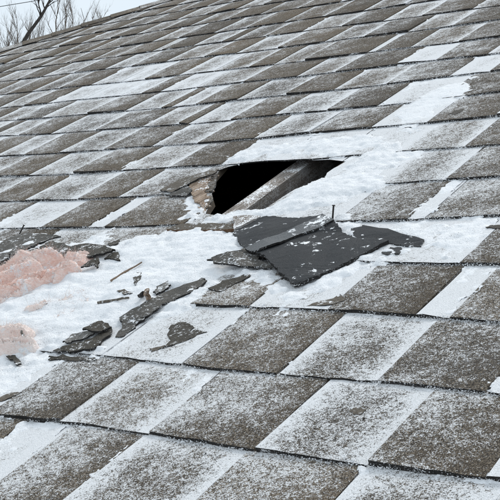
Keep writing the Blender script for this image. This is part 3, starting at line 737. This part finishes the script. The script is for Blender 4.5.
def nail(label, x, y, hx, hy, h, r=.0014):
    u, v = P(x, y, .008); a_ = R(u, v, .008)
    dirv = np.array([(hx - x), 0, -(hy - y)], float); dirv /= np.linalg.norm(dirv)
    d = np.linalg.norm(a_ - CAM); L_ = math.hypot(hx - x, hy - y) / F_PX * d
    e = empty('nail', a_); tag(e, label, 'nail', None)
    e1 = np.array([dirv[2], 0, -dirv[0]]); e2 = np.array([0, 1., 0])
    def cyl(nm, s0, s1, ra, rb):
        vs_ = [a_ + dirv * s0 + (e1 * math.cos(q * math.pi / 4) + e2 * math.sin(q * math.pi / 4)) * ra for q in range(8)]
        vs_ += [a_ + dirv * s1 + (e1 * math.cos(q * math.pi / 4) + e2 * math.sin(q * math.pi / 4)) * rb for q in range(8)]
        f = [(q, (q + 1) % 8, 8 + (q + 1) % 8, 8 + q) for q in range(8)] + [tuple(range(7, -1, -1)), tuple(range(8, 16))]
        mesh(nm, vs_, f, M_NAIL, e)
    cyl('shank', -.006, L_ - .0012, r, r); cyl('head', L_ - .0012, L_, r * 1.9, r * 1.7)
nail('black nail standing upright at the top corner of the black felt', 332.6, 219, 333.6, 205, .02)
nail('bent nail sticking up through the lowest shingle row above the insulation', 20.5, 232, 24, 225, .02, .0012)
nail('short dark nail in the lifted grey shingle at left edge', 11, 262, 9.6, 254, .02, .0013)

# ------------------------------------------------------------------ pink insulation
def clump(label, lobes, seed, cat='insulation', step=.0020, amp=1.0, fib=900, floor=.009, mat=None):
    mat = mat or M_PINK
    """lobes: photo x, y of the two ends of each lobe's foot, half width (m), height (m)"""
    C_ = []
    for x0, y0, x1, y1, b_, h in lobes:
        C_.append((np.array(P(x0, y0)) * EX, np.array(P(x1, y1)) * EX, b_, h))
    c = np.array([q[0] for q in C_] + [q[1] for q in C_]); m = max(q[2] for q in C_) * 1.9
    uu = np.arange(c[:, 0].min() - m, c[:, 0].max() + m, step); vv = np.arange(c[:, 1].min() - m, c[:, 1].max() + m, step)
    u, v = np.meshgrid(uu, vv); H = np.full(u.shape, -.03)
    wob = (fbm(u / .05, v / .05, seed + 40, 4) - .5) * .030; wob2 = (fbm(u / .05, v / .05, seed + 50, 4) - .5) * .030
    for p0, p1, b_, h in C_:
        e = p1 - p0; du, dv = u + wob - p0[0], v + wob2 - p0[1]
        t = np.clip((du * e[0] + dv * e[1]) / (e @ e + 1e-9), 0, 1)
        r2 = ((du - e[0] * t) ** 2 + (dv - e[1] * t) ** 2) / b_ ** 2
        g = h * np.clip(1 - r2, 0, 1) ** .6 - np.clip(r2 - 1, 0, 2) * .022
        H = np.where(g > H, g + .2 * np.clip(H, 0, .02), H)
    e = C_[0][1] - C_[0][0]; ANG = math.atan2(e[1], e[0])
    an = ANG
    s_, t_ = u * math.cos(an) + v * math.sin(an), -u * math.sin(an) + v * math.cos(an)
    rid = 1 - np.abs(2 * fbm(s_ / .11, t_ / .026, seed, 4) - 1) ** .8
    fine = fbm(s_ / .02, t_ / .005, seed + 9, 3) - .5
    inside = H > 0
    H = H + np.clip((H + .004) / .012, 0, 1) * np.where(H > -.004, (rid - .8) * .034 * amp + fine * .009 + (fbm(s_ / .05, t_ / .02, seed + 3, 3) - .5) * .016 * amp, 0)
    sh_u = (fbm(u / .03, v / .03, seed + 61, 3) - .5) * .016; sh_v = (fbm(u / .03, v / .03, seed + 71, 3) - .5) * .016
    Z = H + floor
    keep = H > -.013
    ny, nx = u.shape; idx = np.arange(ny * nx).reshape(ny, nx)
    q = np.stack([idx[:-1, :-1], idx[:-1, 1:], idx[1:, 1:], idx[1:, :-1]], -1).reshape(-1, 4)
    q = q[keep.ravel()[q].all(1)]
    Z = Z + np.clip(H / .006, 0, 1) * rng(seed + 91).normal(size=u.shape) * .0009
    w = R((u + sh_u * np.clip(H / .02, 0, 1)) / EX, (v + sh_v * np.clip(H / .02, 0, 1)) / EX, Z).reshape(-1, 3)
    used = np.unique(q); remap = np.full(ny * nx, -1); remap[used] = np.arange(len(used))
    root = empty('insulation_clump', w[used].mean(0) - N * .02); tag(root, label, cat)
    mesh('batt', w[used], remap[q], mat, root, smooth=True)
    # loose fibres
    r = rng(seed + 5); pts = w[used]; vs_, f = [], []
    for _ in range(fib):
        p = pts[r.integers(len(pts))]; d = (U * math.cos(an) + V * math.sin(an)) * (1 if r.random() < .5 else -1) + r.normal(size=3) * .7 + N * .35; d /= np.linalg.norm(d)
        L_ = r.uniform(.003, .009) if r.random() < .93 else r.uniform(.01, .018); cur = r.normal(size=3) * .6; sd = np.cross(d, r.normal(size=3)); sd /= np.linalg.norm(sd); wd = .00028
        b0 = len(vs_)
        for s in range(4):
            t = s / 3; cpt = p - N * .001 + d * L_ * t + cur * L_ * t * t
            vs_ += [cpt + sd * wd * (1 - .6 * t), cpt - sd * wd * (1 - .6 * t)]
        for s in range(3): f.append((b0 + 2 * s, b0 + 2 * s + 1, b0 + 2 * s + 3, b0 + 2 * s + 2))
    o = mesh('loose_fibres', vs_, f, mat, root); tag(o, kind='stuff')
    return root
clump('large pink clump of fibreglass insulation on the snow at left', [
    (-25, 302, 54, 270, .030, .029), (-25, 316, 68, 280, .025, .018), (75, 271, 83, 268, .025, .026), (-30, 289, 24, 275, .026, .020), (10, 293, 40, 281, .02, .028)], 3, fib=9000, amp=1.15)
clump('faint pink tuft half buried in the snow below the large pink clump', [(66, 322, 84, 306, .016, .006), (62, 309, 80, 301, .013, .005)], 13, amp=.35, fib=700, floor=.006, mat=M_PALEPINK)
clump('tiny pink tuft in the snow between the two left insulation clumps', [(32, 313, 46, 309, .008, .006)], 23, amp=.3, fib=250, floor=.008, mat=M_PALEPINK)
clump('pale pinkish insulation clump at the left edge near the bottom', [(-8, 350, 20, 344, .024, .017), (8, 358, 24, 353, .018, .016)], 33, fib=1500, amp=.8, mat=M_PALEPINK)
chip('dark curved scrap under the pale clump at the left edge', 'shingle scrap', hh([(5, 356), (12, 355), (19, 359), (22, 363), (17, 364.5), (12, 360)], .022), .004, M_BRASH, 51, .0006)
stick('splinter', 'dark short twig on the pale clump at the left edge', 'splinter', (21, 331.5, .03), (26, 340.5, .026), .002, .0018, M_BRASH)

# ------------------------------------------------------------------ bare trees behind the roof
def tube(pts, rad, sides, vs_, f):
    b0 = len(vs_); n = len(pts)
    for i in range(n):
        d = pts[min(i + 1, n - 1)] - pts[max(i - 1, 0)]; d = d / (np.linalg.norm(d) + 1e-9)
        e1 = np.cross(d, [.31, .77, .2]); e1 /= np.linalg.norm(e1); e2 = np.cross(d, e1)
        for q in range(sides):
            an = 2 * math.pi * q / sides; vs_.append(pts[i] + (e1 * math.cos(an) + e2 * math.sin(an)) * rad[i])
    for i in range(n - 1):
        for q in range(sides): f.append((b0 + i * sides + q, b0 + i * sides + (q + 1) % sides, b0 + (i + 1) * sides + (q + 1) % sides, b0 + (i + 1) * sides + q))
    f.append(tuple(b0 + (n - 1) * sides + q for q in range(sides)))
def at(x, y, dist): return CAM + np.array([(x - 250) / F_PX, 1, -(y - 250) / F_PX]) * dist
def grow(p, d, L_, r0, depth, r, vs_, f, up=.25, spread=.5, kids=(3, 5)):
    n = 5; pts = [p]; dd = d
    for i in range(n):
        dd = dd + r.normal(size=3) * .10 + np.array([0, 0, up * .12]); dd /= np.linalg.norm(dd); pts.append(pts[-1] + dd * L_ / n)
    rad = [r0 * (1 - .75 * i / n) for i in range(n + 1)]
    tube(pts, rad, 5 if depth > 1 else 3, vs_, f)
    if depth <= 0: return
    for _ in range(r.integers(*kids)):
        i = r.integers(1, n + 1); q = pts[i]; nd = dd + r.normal(size=3) * spread; nd[2] += up; nd /= np.linalg.norm(nd)
        grow(q, nd, L_ * r.uniform(.45, .75), rad[i] * .7 + .0008, depth - 1, r, vs_, f, up, spread, kids)
def tree(label, path, radii, branches, seed, mat, name='bare_tree', group=None, twig_mat=None, up=.3, spread=.45, depth=2):
    r = rng(seed); root = empty(name, (path[0][0], path[0][1], 0)); tag(root, label, 'tree', group)
    vs_, f = [], []; tube([np.array(p) for p in path], radii, 8, vs_, f); mesh('trunk', vs_, f, mat, root)
    vs_, f = [], []
    for p, d, L_, r0, dp in branches: grow(np.array(p), np.array(d, float) / np.linalg.norm(d), L_, r0, dp, r, vs_, f, up, spread)
    mesh('crown', vs_, f, twig_mat or mat, root)
# leaning dark tree
D0 = 22.0; m = D0 / F_PX
pth = [at(-22, 180, D0), at(6, 80, D0), at(19, 50, D0), at(29, 32.5, D0), at(34, 26, D0), at(41, 16.5, D0), at(45.5, 8.5, D0), at(50, 0, D0), at(57, -18, D0 + .3), at(61, -45, D0 + .5)]
pth = [np.array([pth[0][0] - .5, pth[0][1], 0])] + pth
tree('dark leaning bare tree behind the roof edge at upper left', pth, [.085, .07, .05, .042, .036, .033, .030, .026, .02, .014, .006],
     [(at(41.5, 16, D0), (-.25, .1, 1), 14 * m * 1.3, .019, 2), (at(40.5, 17, D0), (-.15, -.1, 1), .40, .015, 1), (at(45, 9, D0), (-.45, 0, 1), .38, .015, 1), (at(45.5, 8.5, D0), (.55, 0, .5), .26, .014, 1),
      (at(48, 4, D0), (.7, .2, .9), .5, .012, 2), (at(50, 0, D0), (-.3, .2, 1), .6, .012, 2), (at(57, -18, D0), (.6, 0, 1), .7, .012, 2), (at(57, -18, D0), (-.6, 0, 1), .7, .012, 2), (at(34, 26, D0), (.5, .1, .6), .2, .006, 1)], 4, M_BARK)
specs = [  # x, top y, distance, lean, depth, label
 (8, 30, 31, .02, 'short pale bare sapling at the far left behind the roof'),
 (17, 14, 33, -.02, 'thin pale bare sapling left of the dark leaning tree'),
 (29, 22, 34, .03, 'low pale sapling right behind the dark leaning trunk'),
 (40, 24, 35, 0, 'low pale sapling just right of the dark leaning tree'),
 (54, -4, 30, .10, 'tall pale bare tree right of the dark leaning tree'),
 (64, 3, 30, .04, 'tall slender bare sapling in the row behind the roof edge'),
 (74, 10, 36, -.03, 'bare sapling with upright twigs right of the tall slender one'),
 (82, 8, 34, .02, 'dense bare sapling near the middle of the shrub row'),
 (91, 12, 37, .04, 'bare sapling second from the right end of the shrub row'),
 (101, 15, 38, .02, 'small bare sapling at the right end of the shrub row'),
]
for i, (x, ty, ds, lean, lab) in enumerate(specs):
    r = rng(900 + i); mm = ds / F_PX
    top = at(x + lean * 60, ty, ds); low = at(x - lean * 40, 75, ds); base = np.array([low[0] - lean * 3, ds, 0])
    mids = [low + (top - low) * t + np.array([r.normal() * .03, 0, 0]) for t in np.linspace(0, 1, 7)]
    path = [base, base + (low - base) * .5] + mids
    rad = [.05, .04] + list(np.linspace(.030, .005, 7))
    br = []
    for t in r.uniform(.05, .95, 12 if i != 4 else 9):
        p = low + (top - low) * t; an = r.uniform(0, 6.28); br.append((p, (.55 * math.cos(an), .55 * math.sin(an), 1), .75 * (1.15 - t * .6), .010, 2))
    for t in r.uniform(.3, .9, 3):
        p = base + (low - base) * t; an = r.uniform(0, 6.28); br.append((p, (math.cos(an), math.sin(an), .8), 1.2, .014, 1))
    tree(lab, path, rad, br, 50 + i, M_TWIG, 'bare_sapling', 'bare saplings behind the roof', up=.35, spread=.35)

# overhead cable between two poles outside the view
DC = 26.0
pa, pb = at(0, 6.6, DC), at(33, 1.2, DC)
dv = (pb - pa) / np.linalg.norm(pb - pa)
pts = []
for t in np.linspace(-14, 14, 41):
    q = pa + np.array([dv[0], .0, dv[2]]) * t; q = q + np.array([0, 0, .0016 * t * t]); pts.append(q)
vs_, f = [], []; tube(pts, [.007] * len(pts), 6, vs_, f)
tag(mesh('overhead_cable', vs_, f, M_CABLE), 'thin dark overhead cable crossing the sky at upper left', 'cable')
for q, lab in ((pts[0], 'wooden utility pole beyond the left edge carrying the cable'), (pts[-1], 'wooden utility pole behind the roof carrying the cable')):
    e = empty('utility_pole', (q[0], q[1], 0)); tag(e, lab, 'utility pole')
    vs_, f = [], []; tube([np.array([q[0], q[1], z]) for z in (0, q[2] * .5, q[2] + .3)], [.14, .125, .11], 10, vs_, f); mesh('pole', vs_, f, M_POLE, e)

# ------------------------------------------------------------------ snow crumbs along the course edges
def crumbs(n, seed):
    r = rng(seed)
    bv = np.array([(1, 0, 0), (-1, 0, 0), (0, 1, 0), (0, -1, 0), (0, 0, 1), (0, 0, -1)], float)
    bf = np.array([(0, 2, 4), (2, 1, 4), (1, 3, 4), (3, 0, 4), (2, 0, 5), (1, 2, 5), (3, 1, 5), (0, 3, 5)])
    M = n * 6
    k = r.integers(-2, 13, M); u = r.uniform(-19, -2.2, M); v = np.zeros(M)
    for q in range(-2, 13): v[k == q] = vk(q, u[k == q])
    x, y = project(R(u, v))
    ok = (x > -10) & (x < 510) & (y > -10) & (y < 510) & (sdf(u, v, HOLE) < -.05)
    ok &= fbm(u * 4.5, k * 3.7, 5, 3) > .42 + .16 * r.random(M)
    u, v = u[ok][:n], v[ok][:n]; M = len(u)
    below = r.random(M) < .7
    v = v + np.where(below, -np.abs(r.normal(size=M)) * .012, np.abs(r.normal(size=M)) * .02)
    h = np.where(below, r.uniform(.0008, .0034, M), .0042)
    rad = .00022 + .0008 * r.random(M) ** 3
    p = R(u, v, h); sc = r.uniform(.6, 1.5, (M, 6, 1)) * rad[:, None, None]; loc = bv[None] * sc
    w = p[:, None] + loc[..., :1] * U * 1.3 + loc[..., 1:2] * V + loc[..., 2:] * N * .8
    f = (np.arange(M)[:, None, None] * 6 + bf[None]).reshape(-1, 3)
    return mesh('snow_crumbs', w.reshape(-1, 3), f, M_SNOW, None, smooth=True)
tag(crumbs(32000, 8), 'loose snow crumbs caught along the shingle edges', 'snow', kind='stuff')
